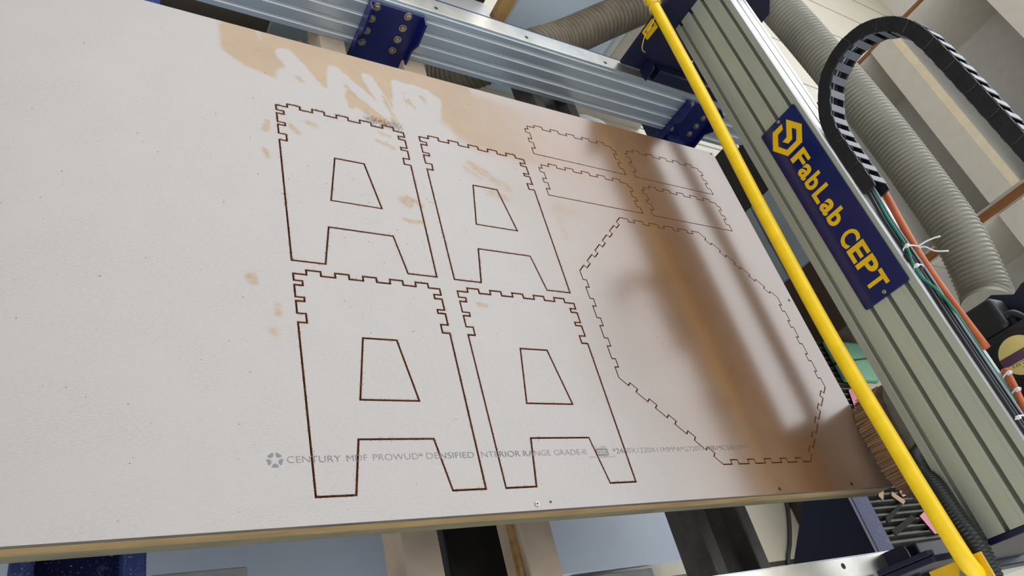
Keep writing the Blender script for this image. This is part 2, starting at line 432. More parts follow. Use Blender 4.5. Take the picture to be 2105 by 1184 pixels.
wlabels = ['trapezoid offcut inside the far left stool side panel', 'trapezoid offcut inside the far right stool side panel, beside tan smears',
           'trapezoid offcut inside the near left stool side panel', 'trapezoid offcut inside the near right stool side panel']
panels = []
for i, p in enumerate(AP):
    w = A_window(*p)
    o = MB().prism([offset(outs[i], -KA), offset(w, KA)], 2, -TH, -.0001*(i+1), 0, 1).build('stool_side_panel', [m_sheet, m_cut])
    panels.append(tag(o, alabels[i], 'panel', 'stool side panels'))
    tag(MB().prism([offset(w, -KA)], 2, -TH, -.0006, 0, 1).build('trapezoid_offcut', [m_sheet, m_cut]), wlabels[i], 'offcut', 'trapezoid offcuts')
rlabels = ['small rectangular notched panel, far left of the four, near the far edge of the sheet', 'small rectangular notched panel in the far right corner of the sheet',
           'small rectangular notched panel, second from the far edge, directly above the octagon on the left', 'small rectangular notched panel, second from the far edge, by the right edge of the sheet']
for i in range(4):
    tag(MB().prism([offset(outs[4+i], -KR)], 2, -TH, -.0002, 0, 1).build('notched_panel', [m_sheet, m_cut]), rlabels[i], 'panel', 'small notched panels')
octo = tag(MB().prism([offset(outs[8], -KR)], 2, -TH, -.0002, 0, 1).build('octagon_panel', [m_sheet, m_cut]), 'large routed octagon panel with notched edges, lying in the sheet under the gantry', 'panel')
tag(MB().box(-2.44, 0, .0, 1.22, -.040, -TH-.0002).build('spoil_board', m_spoil, bevel=.0015), 'tan board with chipped edge directly under the dusty sheet', 'board')
tag(MB().box(-2.44, .004, .001, 1.22, -.068, -.0402).build('base_board', m_base, bevel=.0015), 'greenish-grey bottom board of the bed, under the tan board', 'board')

# printed line along the near edge, one glyph at a time, on whichever piece carries it
def glyph_mesh(ch, size, bold=0.0):
    c = bpy.data.curves.new('glyph', 'FONT'); c.body = ch; c.size = size; c.offset = bold; c.resolution_u = 4
    o = bpy.data.objects.new('glyph', c); COL.objects.link(o)
    dg = bpy.context.evaluated_depsgraph_get(); dg.update()
    me = bpy.data.meshes.new_from_object(o.evaluated_get(dg))
    vs = [v.co.copy() for v in me.vertices]; fs = [tuple(p.vertices) for p in me.polygons]
    bpy.data.objects.remove(o); bpy.data.curves.remove(c); bpy.data.meshes.remove(me)
    return vs, fs
ADV = {}
def advance(ch, size):
    if (ch) not in ADV:
        def wid(s):
            vs, _ = glyph_mesh(s, 1.0); return max(v.x for v in vs) - min(v.x for v in vs)
        ADV[ch] = wid('H' + ch + 'H') - wid('HH')
    return ADV[ch]*size
def inside(pt, loop):
    x, y = pt; r = False; n = len(loop)
    for i in range(n):
        x0, y0 = loop[i]; x1, y1 = loop[(i+1) % n]
        if (y0 > y) != (y1 > y) and x < (x1-x0)*(y-y0)/(y1-y0) + x0: r = not r
    return r
PAR = {'sheet': sheet, 2: panels[2], 3: panels[3], 'oct': octo}
class Own(dict):
    def __missing__(s, k): s[k] = (PAR[k], MB()); return s[k]
owners = Own()
def flush(name):
    for par, mb in owners.values():
        if mb.f: mb.build(name, m_ink, par)
    owners.clear()
def owner(pt):
    for i in (2, 3):
        if inside(pt, outs[i]): return i
    return 'oct' if inside(pt, outs[8]) else 'sheet'
SZ = .0168
def word(txt, xa, xb, ya, yb, size=SZ, dropc=()):
    tot = sum(advance(c, 1) for c in txt); fx = (xb-xa)/tot; x = xa
    for i, c in enumerate(txt):
        vs, fs = glyph_mesh(c, 1.0, -.014); a = advance(c, 1)*fx
        if fs and i not in dropc:
            lo = min(v.x for v in vs)
            P = [(x + v.x*fx, ya + (yb-ya)*(x-xa)/(xb-xa) + v.y*size, .0003) for v in vs]
            for f in fs:                            # every little face goes to the piece it is printed on
                cen = (sum(P[j][0] for j in f)/len(f), sum(P[j][1] for j in f)/len(f))
                mbo = owners[owner(cen)][1]; mbo.add([P[j] for j in f], [tuple(range(len(f)))])
        x += a
for w in (('CENTURY',-1.5588,-1.4687,.1036,.1040),('MDF',-1.4602,-1.4217,.1040,.1044),('PROWUD*',-1.4141,-1.3190,.1044,.1052),('DENSIFIED',-1.3143,-1.2156,.1053,.1056),
          ('NTERIOR',-1.2032,-1.1162,.1057,.1060),('RANGE',-1.1108,-1.0458,.1060,.1064),('GRADE-II',-1.0389,-.9585,.1064,.1068),
          ('*2440X1220X11MM*A*G7207A18B19C18B19***',-.8900,-.4783,.1075,.1106)):
    word(*w); flush('printed_word')
for t_, x0, x1, y0, s_ in (('IS : 12406', -.934, -.903, .1212, .0042), ('CM/L - 5700012371', -.956, -.885, .0990, .0042)): word(t_, x0, x1, y0, y0+.0003, s_); flush('printed_word')
for rr_, tt_ in ((.0152, .0013), (.0118, .0009)):      # rounded double frame of the standard mark
    cx, cy = -.918, .1115
    def rrect(hx, hy, r):
        out = []
        for sx_, sy_, a0 in ((1,1,0),(-1,1,90),(-1,-1,180),(1,-1,270)):
            for q in range(5):
                a = math.radians(a0 + 22.5*q); out.append((cx+sx_*(hx-r)+r*math.cos(a), cy+sy_*(hy-r)+r*math.sin(a)))
        return out
    lo_, li_ = rrect(rr_, rr_*.50, .003), rrect(rr_-tt_, rr_*.50-tt_, .0022)
    nq = len(lo_)
    for i in range(nq):
        j = (i+1) % nq; q4 = [lo_[i], lo_[j], li_[j], li_[i]]
        cen = (sum(p[0] for p in q4)/4, sum(p[1] for p in q4)/4)
        owners[owner(cen)][1].add([(p[0], p[1], .0003) for p in q4], [(0,1,2,3)])
word('ISI', -.9275, -.9085, .1085, .1086, .0085); flush('standard_mark')
ob = owners['sheet'][1]
for e in range(5):                                  # five-petal star mark
    a = math.pi/2 + math.pi/5 + e*2*math.pi/5; cx, cy = -1.5765, .1092
    c_, s_ = math.cos(a), math.sin(a)
    pts = [(.0062,-.0020),(.0098,-.0052),(.0125,-.0050),(.0125,.0050),(.0098,.0052),(.0062,.0020)]
    ob.add([(cx + c_*u*1.0 - s_*v, cy + s_*u + c_*v, .0003) for u, v in pts], [(0,1,2,3,4,5)])
flush('star_emblem')

# screws in the sheet
scr = MB().cyl((-1.109,.0115,-.004), (-1.109,.0115,.0022), .0046, .0046, 16).build('countersunk_screw', m_bolt)
tag(scr, 'bright cross-head screw near the edge of the sheet, below the feet of the near panels', 'screw')
sl = MB().box(-1.1118,-1.1062,.0109,.0121,.0012,.0026).box(-1.1096,-1.1084,.0087,.0143,.0012,.0026); sl.build('cross_slot', m_dkbolt, scr)
for x, y, lab in ((-.012,1.212,'dark screw in the far right corner of the sheet'),(-.019,.589,'dark screw by the right edge of the sheet, beside the octagon'),
                  (-.439,.011,'dark screw at the near edge of the sheet, below the middle of the octagon'),(-.169,.012,'dark screw in the shaded near right corner of the sheet'),
                  (-1.078,.014,'tiny dark screw sunk in a pale ring, right of the bright screw')):
    tag(MB().cyl((x,y,-.004),(x,y,.0006),.0042 if y > .02 or x > -1 else .0022,None,14).build('sunk_screw', m_dkbolt), lab, 'screw')

# sawdust fringe along the cuts and loose chips
fz = MB()
def fuzz(loop, dens, amp, yes=lambda x, y: True):
    n = len(loop)
    for i in range(n):
        a, b = Vector(loop[i]), Vector(loop[(i+1) % n]); L = (b-a).length
        for _ in range(int(L*dens*1.5)):
            p = a + (b-a)*random.random()
            if not yes(p.x, p.y): continue
            d = random.uniform(0, 6.28); l = random.uniform(.3, 1)*amp*.62; w = random.uniform(.00025, .0005)
            p += Vector((random.gauss(0, .0017), random.gauss(0, .0017)))
            u = Vector((math.cos(d), math.sin(d))); s_ = Vector((-u.y, u.x))*w; h = random.uniform(.0005, .0022)
            q = p + u*l*.5; r = p + u*l + s_*random.uniform(-3, 3)
            fz.add([(*(p-s_),.0002),(*(p+s_),.0002),(*(q+s_),h),(*(q-s_),h),(*r,h*.5+.0003)], [(0,1,2,3),(3,2,4)])
fuzz(outs[0], 900, .0052, lambda x, y: y > .935)
fuzz(outs[0], 420, .004, lambda x, y: y <= .935)
fuzz(outs[1], 420, .0040)
fuzz(outs[2], 330, .0036); fuzz(outs[3], 260, .0034)
for i in (4, 6): fuzz(outs[i], 150, .003, lambda x, y: x < -.60)
for i in range(4): fuzz(A_window(*AP[i]), 200, .003)
for _ in range(420):                                # the pile swept up against the far left panel
    t = random.random(); x = -1.30 + t*.085 + random.gauss(0,.010); y = .988 - t*.008 + random.gauss(0,.008)
    d = random.uniform(0, 6.28); u = Vector((math.cos(d), math.sin(d)))*random.uniform(.001,.005); s_ = Vector((-u.y, u.x)).normalized()*.0005; z0 = random.uniform(.0003,.003)
    fz.add([(x-s_.x,y-s_.y,z0),(x+s_.x,y+s_.y,z0),(x+u.x,y+u.y,z0+random.uniform(-.0002,.002))], [(0,1,2)])
o = tag(fz.build('sawdust_fringe', m_dust), 'brown sawdust fringe clinging along the routed cuts', 'sawdust'); o['kind'] = 'stuff'
cp = MB()
for _ in range(170):
    if random.random() < .45: x, y = random.gauss(-1.32,.14), random.gauss(.70,.12)
    else: x, y = random.uniform(-2.0,-.5), random.uniform(.02,1.2)
    if not (-2.4 < x < -.02 and .01 < y < 1.21): continue
    r = random.uniform(.0005,.0011)
    cp.add([(x-r,y,.0003),(x,y-r*.7,.0003),(x+r,y,.0003),(x,y+r*.7,.0003),(x,y,.0003+r)], [(0,1,4),(1,2,4),(2,3,4),(3,0,4)])
o = tag(cp.build('wood_chips', m_chip), 'tiny dark wood chips scattered over the pale sheet', 'chips'); o['kind'] = 'stuff'

# ------------------------------------------------------------------ rails (aluminium extrusions along x)
def slotted(a_front, a_back, z0, z1, slots, w=.0044, lip=.0036, dep=.013, lines=(), back=True):
    """cross-section (a, z); slots are heights, open on the front (and back) face"""
    sg = 1 if a_back > a_front else -1; p = [(a_front, z0)]
    for s in sorted(list(slots) + list(lines)):
        if s in slots:
            p += [(a_front, s-w-lip),(a_front+sg*lip, s-w),(a_front+sg*.0055, s-w),(a_front+sg*.0055, s-w-.004),(a_front+sg*dep, s-w+.001),
                  (a_front+sg*dep, s+w-.001),(a_front+sg*.0055, s+w+.004),(a_front+sg*.0055, s+w),(a_front+sg*lip, s+w),(a_front, s+w+lip)]
        else: p += [(a_front, s-.0008),(a_front+sg*.0009, s),(a_front, s+.0008)]
    p += [(a_front, z1), (a_back, z1)]
    p += [(a_back, z0)]
    return p
def bright(o, test):
    """faces whose sky highlight is painted in as a paler metal"""
    o.data.materials.append(m_lit_alu)
    for q in o.data.polygons:
        if test(q): q.material_index = len(o.data.materials)-1
lips = lambda q: abs(q.normal.y) > .3 and abs(q.normal.z) > .3
RZ1, RZ0 = -.041, -.217
rslots = [-.063, -.1065, -.150, -.1935]
RX0, RX1 = -3.2, .55
frail = thing('rail', 'long slotted aluminium rail beyond the far edge of the sheet', 'rail', (-1.3, 1.645, RZ0))
bright(MB().prism([slotted(1.600, 1.690, RZ0, RZ1, rslots)], 0, RX0, RX1).build('extrusion', m_alu, frail), lips)
MB().box(RX0, RX1, 1.612, 1.680, RZ1, -.034).build('top_plate', m_steel, frail, bevel=.001)
MB().box(RX0, RX1, 1.6812, 1.690, RZ1, -.036).build('back_strip', m_blue, frail)
def rail_screw(x, y, par):
    return MB().cyl((x,y,-.036),(x,y,-.0335),.0075,.0068,16).build('rail_screw', m_dkbolt, par)
s0 = rail_screw(-.966, 1.636, frail)
for k in range(-4, 5):
    if k: dup(s0, (.3385*k, 0, 0), frail)
nrail = thing('rail', 'slotted aluminium rail with bright top plate at the near side of the bed', 'rail', (-1.3, -.191, RZ0))
bright(MB().prism([slotted(-.146, -.236, RZ0, RZ1, rslots)], 0, RX0, RX1).build('extrusion', m_alu, nrail), lips)
MB().box(RX0, RX1, -.233, -.149, RZ1, -.034).build('top_plate', m_steel, nrail, bevel=.001)
s1 = rail_screw(-.299, -.167, nrail)
for k in (1,-1,-2,-3,-4,-5): dup(s1, (.335*k, 0, 0), nrail)

# blue brackets that carry the far rail
def bracket(x0, x1, lab):
    t = thing('rail_bracket', lab, 'bracket', ((x0+x1)/2, 1.57, -.34), 'rail brackets')
    MB().box(x0, x1, 1.590, 1.599, -.34, -.050).build('back_plate', m_blue, t, bevel=.003)
    for x in (x0, x1-.007):
        prof = [(1.5895,-.34),(1.5895,-.050),(1.556,-.053),(1.546,-.128),(1.570,-.168),(1.558,-.34)]
        MB().prism([prof], 0, x, x+.007).build('flange', m_blue, t, bevel=.0015)
    b0 = None
    for cx in (x0+.026, x1-.055+.0):
        for z in rslots:
            if b0 is None:
                b0 = MB().cyl((cx,1.590,z),(cx,1.5865,z),.0125,None,20).cyl((cx,1.5865,z),(cx,1.580,z),.0085,.0078,6).build('bolt', m_bolt, t)
                c0, z0 = cx, z
            else: dup(b0, (cx-c0, 0, z-z0), t)
    return t
bracket(-1.186, -1.003, 'blue bolted bracket holding the far rail, in full view above the sheet')
bracket(.115, .298, 'blue rail bracket half hidden behind the yellow pipe, beyond the sheet corner')
bracket(-2.45, -2.267, 'blue rail bracket out at the left end of the far rail')

# ------------------------------------------------------------------ frame under the bed (beams along y)
def solid(name, mat, lab, cat, x0, x1, y0, y1, z0, z1, bevel=.004, group=None):
    return tag(MB().box(x0,x1,y0,y1,z0,z1).build(name, mat, bevel=bevel), lab, cat, group)
BZ = -.2185
def beam(name, mat, lab, x0, x1, h=.09): return solid(name, mat, lab, 'beam', x0, x1, -.42, 1.86, BZ-h, BZ)
beam('cross_beam', m_beam, 'dusty grey-tan beam under the bed, left of the dark gap with the brown strip', -1.286,-1.205)
beam('cross_beam', m_beam, 'dusty tan beam under the bed, between the dark gap and the pale blue board', -1.015,-.934)
beam('cross_beam', m_fleck, 'blue beam with white flecks under the near right corner of the sheet', .135,.216)
def channel(name, mat, lab, x0, x1, fl, y1=1.40):
    t = thing(name, lab, 'beam', ((x0+x1)/2, .72, BZ-.10))
    MB().box(x0,x0+fl,-.42,1.86,BZ-.10,BZ).build('side_rail', mat, t, bevel=.004)
    MB().box(x1-fl,x1,-.42,1.86,BZ-.10,BZ).build('side_rail', mat, t, bevel=.004)
    MB().prism([[(x0+fl,-.42),(x1-fl,-.42),(x1-fl,1.76),(x0+fl+.06,1.66),(x0+fl,y1+.08)]], 2, BZ-.098, BZ-.055).build('web', m_darkbeam if mat is m_darkbeam else m_deepblue, t)
channel('double_beam', m_bluedust, 'blue double beam speckled with white dust at the left of the near edge', -1.917,-1.729,.034)
channel('double_beam', m_darkbeam, 'dark double beam under the bed, between the pale blue board and the beige tiles', -.503,-.313,.039)
tag(MB().prism([[(.27,BZ-.001),(-.36,BZ-.001),(-.36,-.785)]], 0, .122,.1345).build('gusset_plate', m_navy), 'dark navy triangular plate beside the blue beam at the near right corner', 'plate')
for x0, x1, lab in ((-1.90,-1.75,'dark frame leg under the blue double beam'),(-.48,-.335,'dark frame leg under the dark double beam')):
    solid('frame_leg', m_navy, lab, 'leg', x0, x1, 1.42, 1.54, -.80, BZ-.1005)
for y0, lab in ((.25,'long dark bearer under the base board, nearer the viewer'),(.93,'long dark bearer under the base board, nearer the far rail')):
    solid('bed_bearer', m_darkbeam, lab, 'bearer', -2.4,-.02,y0,y0+.06,BZ+.0002,-.0683)
solid('control_box', m_black, 'black box in the gap between the two tan beams', 'box', -1.125,-.960,-.36,1.05,-.6195,-.35, .006)
solid('wood_strip', m_tanwood, 'thin brown wooden strip in the dark gap beside the tan beam', 'strip', -1.0265,-1.0155,-.36,.6,-.252,-.236, .001)
solid('low_board', m_lowboard, 'pale blue-white glossy board on the lower shelf beneath the bed', 'board', -2.4,-.085,.040,1.40,-.64,-.62, .002)
solid('floor_slab', m_slab, 'grey dusty slab at the lower left, below the near edge', 'slab', -1.726,-1.577,-.45,.011,-.26,-.20, .003)
solid('stone_block', m_slab, 'dull grey block below the pale blue board, at the bottom of the frame', 'block', -.62,-.33,-.35,.030,-.8,-.62, .004)
sk = MB(); nu, nv = 14, 8
vs = []
for i in range(nu+1):
    for j in range(nv+1):
        u, v = i/nu, j/nv; e = 1-abs(2*u-1)**3; g = 1-abs(2*v-1)**3
        vs.append((-.17+.30*u+.02*math.sin(6*v), 1.62+.26*v+.015*math.sin(7*u), -.575+.20*e*g+.012*math.sin(9*u+5*v)))
sk.add(vs, [(i*(nv+1)+j,(i+1)*(nv+1)+j,(i+1)*(nv+1)+j+1,i*(nv+1)+j+1) for i in range(nu) for j in range(nv)], True)
tag(sk.build('white_sack', m_pillar), 'crumpled whitish sack below the far rail, beyond the small rectangles', 'sack')
solid('sack_box', m_dkbrown, 'dark brown box under the far rail, carrying the whitish sack', 'box', -.20,.20,1.60,1.92,-.80,-.601,.003)

# ------------------------------------------------------------------ gantry (along y)
GX0, GX1, GZ0, GZ1, GY0, GY1 = -.100, -.006, .1640, .3850, -.205, 1.657
gslots = [.190, .2450, .3000, .3545]
gan = thing('gantry', 'wide slotted aluminium gantry beam crossing over the right end of the sheet', 'gantry', (-.05, .726, GZ0))
prof = slotted(GX0, GX1, GZ0, GZ1-.004, gslots, .0058, .0008, .030, lines=[s-.016 for s in gslots])
prof = prof[:-2] + [(GX0+.004, GZ1), (GX0+.030, GZ1), (GX0+.0315, GZ1-.004), (GX0+.0365, GZ1-.004), (GX0+.038, GZ1), (GX0+.074, GZ1), (GX0+.0755, GZ1-.003), (GX0+.0785, GZ1-.003), (GX0+.080, GZ1), (GX1, GZ1), (GX1, GZ0+.072), (GX0+.018, GZ0+.072), (GX0+.018, GZ0)]  # unseen lower back cut away so light passes under to the sheet
bright(MB().prism([prof], 1, GY0, GY1).build('beam', m_galu, gan), lambda q: q.normal.z > .5 and q.center.z > GZ1-GZ0-.006)
MB().box(.026,.056,GY0,GY1,.132,.162).build('reflection_blocker', m_galu, gan, bevel=.001)  # added bar, out of view, to darken a reflected band on the sheet
for y0, y1, nm in ((GY1+.0006, GY1+.0146, 'end_plate'), (GY0-.0146, GY0-.0006, 'end_plate')):
    far = y0 > 0
    P = [(-.212,-.030),(.22,-.030),(.22,.34),(.10,.46),(-.07,.46),(-.212,.24)] if far else [(-.212,-.030),(.36,-.030),(.36,.24),(.16,.47),(-.07,.47),(-.1005,.30),(-.1005,.135),(-.212,.125)]
    ep = MB().prism([P], 1, y0, y1).build(nm, m_navy, gan, bevel=.002)
    yf = y0-.0005 if far else y1+.0005; sg = -1 if far else 1
    r0 = None
    for x, z in ((-.049,.006),(.023,.0065),(.180,.006),(.063,.067),(.12,.067)):
        if r0 is None: r0 = MB().cyl((x,yf,z),(x,yf+sg*.003,z),.0068,.005,12).build('rivet', m_white, ep); rx, rz = x, z
        else: dup(r0, (x-rx, 0, z-rz), ep)
MB().box(-.075,.345,1.6105,1.6560,-.0335,.016).build('bearing_block', m_navy, gan, bevel=.004)
MB().box(-.075,.56,-.2380,-.1500,-.0335,.020).build('bearing_block', m_navy, gan, bevel=.004)
for y0, y1 in ((1.600,1.656),(-.228,-.152)):             # wiper plates ahead of the blocks
    r = .014; a, b, zt = y0, y1, .027
    if y0 < 0: P = [(a,-.0335),(b,-.0335),(b,zt-r),(b-r*.3,zt-r*.3),(b-r,zt),(a,zt)]
    else: P = [(a,-.0335),(b,-.0335),(b,zt),(a+r,zt),(a+r*.3,zt-r*.3),(a,zt-r)]
    MB().prism([P], 0, -.134 if y0 < 0 else -.118, -.127 if y0 < 0 else -.111).build('wiper_plate', m_navy, gan, bevel=.001)
MB().box(-.2125,-.19,-.2045,-.192,-.02,.120).build('side_lip', m_navy, gan, bevel=.002)

# sign
sg_ = thing('sign', 'blue sign with yellow FabLab CEPT lettering on the gantry face', 'sign', (-.103, .707, .231))
rsz = .004
def rr2(y0, y1, z0, z1, r):
    out = []
    for cy, cz, a0 in ((y1-r,z1-r,0),(y0+r,z1-r,90),(y0+r,z0+r,180),(y1-r,z0+r,270)):
        for q in range(4): a = math.radians(a0+30*q); out.append((cy+r*math.cos(a), cz+r*math.sin(a)))
    return out
MB().prism([rr2(.383,1.0315,.231,.3685,.006)], 0, -.1052, -.1006).build('plate', m_sign, sg_)
lg = MB()
lg.prism([[(1.0075,.3073),(.9909,.3007),(.9893,.2791),(.9571,.2618),(.9261,.2795),(.9266,.3173),(.9410,.3268),(.9556,.3352),(.9720,.3262),(.9414,.3095),(.9403,.2916),(.9586,.2808),(.9600,.2985),(1.0082,.3257),(.9556,.3565),(.9089,.3295),(.9080,.2717),(.9595,.2412),(1.0087,.2693)]], 0, -.1062, -.1052)
lg.build('logo', m_letter, sg_)
def sign_letter(ch, ya, yb, z0, z1):
    """letter box: reads towards -y"""
    vs, fs = glyph_mesh(ch, 1.0, .030)
    lx, hx = min(v.x for v in vs), max(v.x for v in vs); ly, hy = min(v.y for v in vs), max(v.y for v in vs)
    m = MB(); n = len(vs)
    P = [(ya + (yb-ya)*(v.x-lx)/(hx-lx), z0 + (z1-z0)*(v.y-ly)/(hy-ly)) for v in vs]
    m.add([(-.1062, *p) for p in P], fs)
    ed = {}
    for f in fs:
        for i in range(len(f)): e = (f[i], f[(i+1) % len(f)]); ed[e] = 1
    bd = [e for e in ed if (e[1], e[0]) not in ed]
    for a, b in bd: m.add([(-.1062,*P[a]),(-.1062,*P[b]),(-.1052,*P[b]),(-.1052,*P[a])], [(0,1,2,3)])
    m.build('letter', m_letter, sg_)
for a in (('F',.8935,.8483,.2725,.3258),('a',.8445,.8072,.2690,.3115),('b',.8005,.7640,.2690,.3258),('L',.7538,.7178,.2698,.3256),('a',.7105,.6730,.2690,.3115),('b',.6673,.6297,.2690,.3253),
          ('C',.5965,.5545,.2685,.3262),('E',.5488,.5062,.2698,.3258),('P',.5008,.4560,.2698,.3268),('T',.4522,.4095,.2698,.3258)): sign_letter(*a)
for y, z in ((.3953,.2987),(1.0222,.3017)):
    MB().cyl((-.1052,y,z),(-.1085,y,z),.0062,.0048,14).build('screw', m_bolt, sg_)

# yellow guard pipe with flanges
pts = [(-.225,1.735,.205),(-.227,1.62,.206),(-.225,1.198,.197),(-.225,.772,.183),(-.225,.348,.176),(-.225,.009,.184),(-.225,-.150,.190)]
path = spline(pts, 10) + [Vector((-.225,-.200,.1925)), Vector((-.224,-.232,.194)), Vector((-.219,-.252,.194)), Vector((-.208,-.264,.193)), Vector((-.192,-.268,.192)), Vector((-.176,-.268,.192))]
gp = thing('guard_pipe', 'long bright yellow pipe running in front of the gantry', 'pipe', (-.225, .73, .16))
MB().tube(path, .0188, 24).build('pipe', m_yel, gp)
fl_ = MB().box(-.2045,-.1975,-.335,-.232,.094,.222).build('flange_plate', m_yelflat, gp, bevel=.001)
for y, z in ((-.262,.128),(-.262,.186),(-.305,.128)):
    MB().cyl((-.2045,y,z-.02),(-.2085,y,z-.02),.0095,.0085,18).build('bolt', m_bolt, fl_)
fl2 = MB().prism([[(1.606,.173),(1.611,.113),(1.655,.110),(1.655,.172)]], 0, -.2185,-.213).build('flange_plate', m_yelflat, gp, bevel=.001)
for y, z in ((1.633,.127),(1.631,.160)): MB().cyl((-.2185,y,z),(-.2195,y,z),.0065,.0065,16).build('bolt_hole', m_dkbolt, fl2)
wire = []
for i in range(150):
    a = i*.30; t = i/150
    wire.append((-.226+math.cos(a)*.0225*(1+.08*math.sin(i*.7)), 1.66+t*.075+.012*math.sin(i*.35), .206+math.sin(a)*.0225*(1+.08*math.cos(i*1.3))))
wire += [(-.23,1.63,.185),(-.235,1.612,.13),(-.225,1.600,.09),(-.205,1.606,.072),(-.185,1.615,.065)]
tag(MB().tube(spline(wire[-40:], 3), .0017, 6).tube(spline(wire[:112], 3), .0016, 6).tube(spline([(-.20,1.70,.22),(-.16,1.73,.27),(-.12,1.80,.33)],6),.0017,6).tube(spline([(-.21,1.69,.225),(-.19,1.74,.27),(-.15,1.83,.34)],6),.0017,6).build('binding_wire', m_wire), 'thin yellow wire wound round the top end of the yellow pipe', 'wire')

# black ribbed conduit under the near end of the gantry
def corrugated(pts, r, amp, pitch, ridge=(1, -.2, -.9, -1, -.9, -.2)):
    m = len(ridge); p = resample(spline(pts, 40), pitch/m)
    return p, [r + amp*ridge[i % m] for i in range(len(p))]
p, rr = corrugated([(.06,.06,.10),(.0,.035,.097),(-.045,.008,.108),(-.085,-.028,.130),(-.120,-.066,.156),(-.142,-.108,.172),(-.152,-.160,.182),(-.152,-.215,.190),(-.146,-.32,.172),(-.14,-.40,.14)], .0275, .0014, .008, (1,.5,-1,.5))
tag(MB().tube(p, rr, 22).build('ribbed_conduit', m_conduit), 'fat black ribbed conduit running from the tan brush behind the yellow pipe', 'conduit')

# energy chain standing in a loop on the gantry
ch = thing('cable_chain', 'black segmented cable chain looping up over the gantry', 'cable chain', (-.058, .8, .386))
loop = [(.655,.4075),(.735,.4065),(.807,.4065),(.876,.409),(.934,.424),(1.012,.474),(1.046,.532),(1.051,.604),(1.024,.657),(.994,.688),(.935,.716),(.863,.726),(.747,.730),(.611,.733),(.48,.735),(.34,.737),(.2,.739)]
lp3 = spline([(0,y,z) for y, z in loop], 14)
P = .0445; st = resample(lp3, P)
CX0, CX1, HH = -.098, -.030, .0195
def link(a, b, first=None):
    a2 = Vector((a.y, a.z)); b2 = Vector((b.y, b.z)); u = (b2-a2).normalized(); n = Vector((-u.y, u.x)); c = (a2+b2)/2; L = (b2-a2).length
    m = MB()
    def q(s, t): p = c + u*s + n*t; return (p.x, p.y)
    hl = L/2
    for x0, x1 in ((CX0, CX0+.006), (CX1-.006, CX1)):
        m = MB()
        out = [q(-hl-.004,-HH*.9), q(-hl+.001,-HH), q(hl-.001,-HH), q(hl+.004,-HH*.9), q(hl+.006,-HH*.3), q(hl+.006,HH*.3), q(hl+.004,HH*.9), q(hl-.001,HH), q(-hl+.001,HH), q(-hl-.004,HH*.9), q(-hl-.006,HH*.3), q(-hl-.006,-HH*.3)]; od = (len(ch.children) // 4 % 2)*.0012
        m.prism([out], 0, x0+od, x1+od)
        o = m.build('side_plate', m_black, ch, bevel=.0008, seg=1)
        if x0 == CX0: MB().cyl((CX0,*q(hl*.75,0)),(CX0-.0012,*q(hl*.75,0)),.004,.0034,10).build('pivot', m_conduit, o)
    for sgn in (1, -1):
        bars = MB().prism([[q(-.0095,sgn*(HH-.0005)),q(.0115,sgn*(HH-.0005)),q(.0115,sgn*(HH+.0022)),q(-.0095,sgn*(HH+.0022))]], 0, CX0+.0035, CX1-.0035)
        bars.build('cross_bar', m_bar, ch, bevel=.0006, seg=1)
for a, b in zip(st, st[1:]): link(a, b)
hyp = [Vector((p.y, p.z)) for p in st]
for k, (off, r, mat) in enumerate(((-.081,.0050,m_cgry),(-.068,.0055,m_cblk),(-.056,.0045,m_cgry),(-.045,.0055,m_cblk))):
    tt = [(off, p.y, p.z + (.002 if k % 2 else -.002)) for p in st[1:]]
    MB().tube(spline(tt, 3), r, 8).build('inner_cable', mat, ch)

# cables running along the top edge of the gantry
def cable(name, mat, r, pts, lab, group=None): return tag(MB().tube(spline(pts, 8), r, 10).build(name, mat), lab, 'cable', group)
cable('cable', m_orange, .0096, [(-.040,.80,.404),(-.012,.745,.403),(-.008,.657,.400),(-.022,.57,.398),(-.038,.45,.396),(-.040,.319,.396),(-.028,.169,.398)], 'thick orange cable running down beside the gantry from the chain')
cable('cable', m_orange, .0092, [(-.008,.112,.397),(-.021,.065,.396),(-.034,.024,.395),(-.050,-.06,.395)], 'short length of orange cable at the right edge, below the round label')
cable('cable', m_green, .0036, [(-.050,.74,.404),(-.058,.68,.402),(-.068,.622,.398),(-.078,.569,.398),(-.080,.511,.398),(-.088,.461,.400),(-.093,.415,.3915),(-.092,.372,.392),(-.080,.326,.4005),(-.066,.256,.401),(-.052,.182,.394),(-.046,.03,.390)], 'green cable snaking through the bundle by the gantry')
for i, (xs, z, r, mat, lab) in enumerate((((-.086,-.086,-.088,-.0935,-.0945,-.0955),.3902,.0050,m_cblk,'black cable lying closest to the gantry edge in the bundle'),((-.070,-.072,-.074,-.078,-.081,-.083),.3905,.0053,m_cblk,'black cable in the middle of the bundle by the gantry'),
        ((-.054,-.056,-.058,-.062,-.066,-.070),.3907,.0056,m_cblk,'black cable on the far side of the bundle, next to the thin grey one'),((-.062,-.063,-.064,-.070,-.072,-.075),.3987,.0026,m_cgry,'thin pale grey cable on top of the bundle'),
        ((-.042,-.046,-.048,-.052,-.053,-.057),.3882,.0030,m_cgry,'thin pale grey cable squeezed against the orange cable'))):
    cable('cable', mat, r, [(-.085+.011*i,.73,.4035),(xs[0],.645,z+.006)] + [(x, y, z) for x, y in zip(xs, (.56,.46,.36,.26,.14,-.14))], lab)
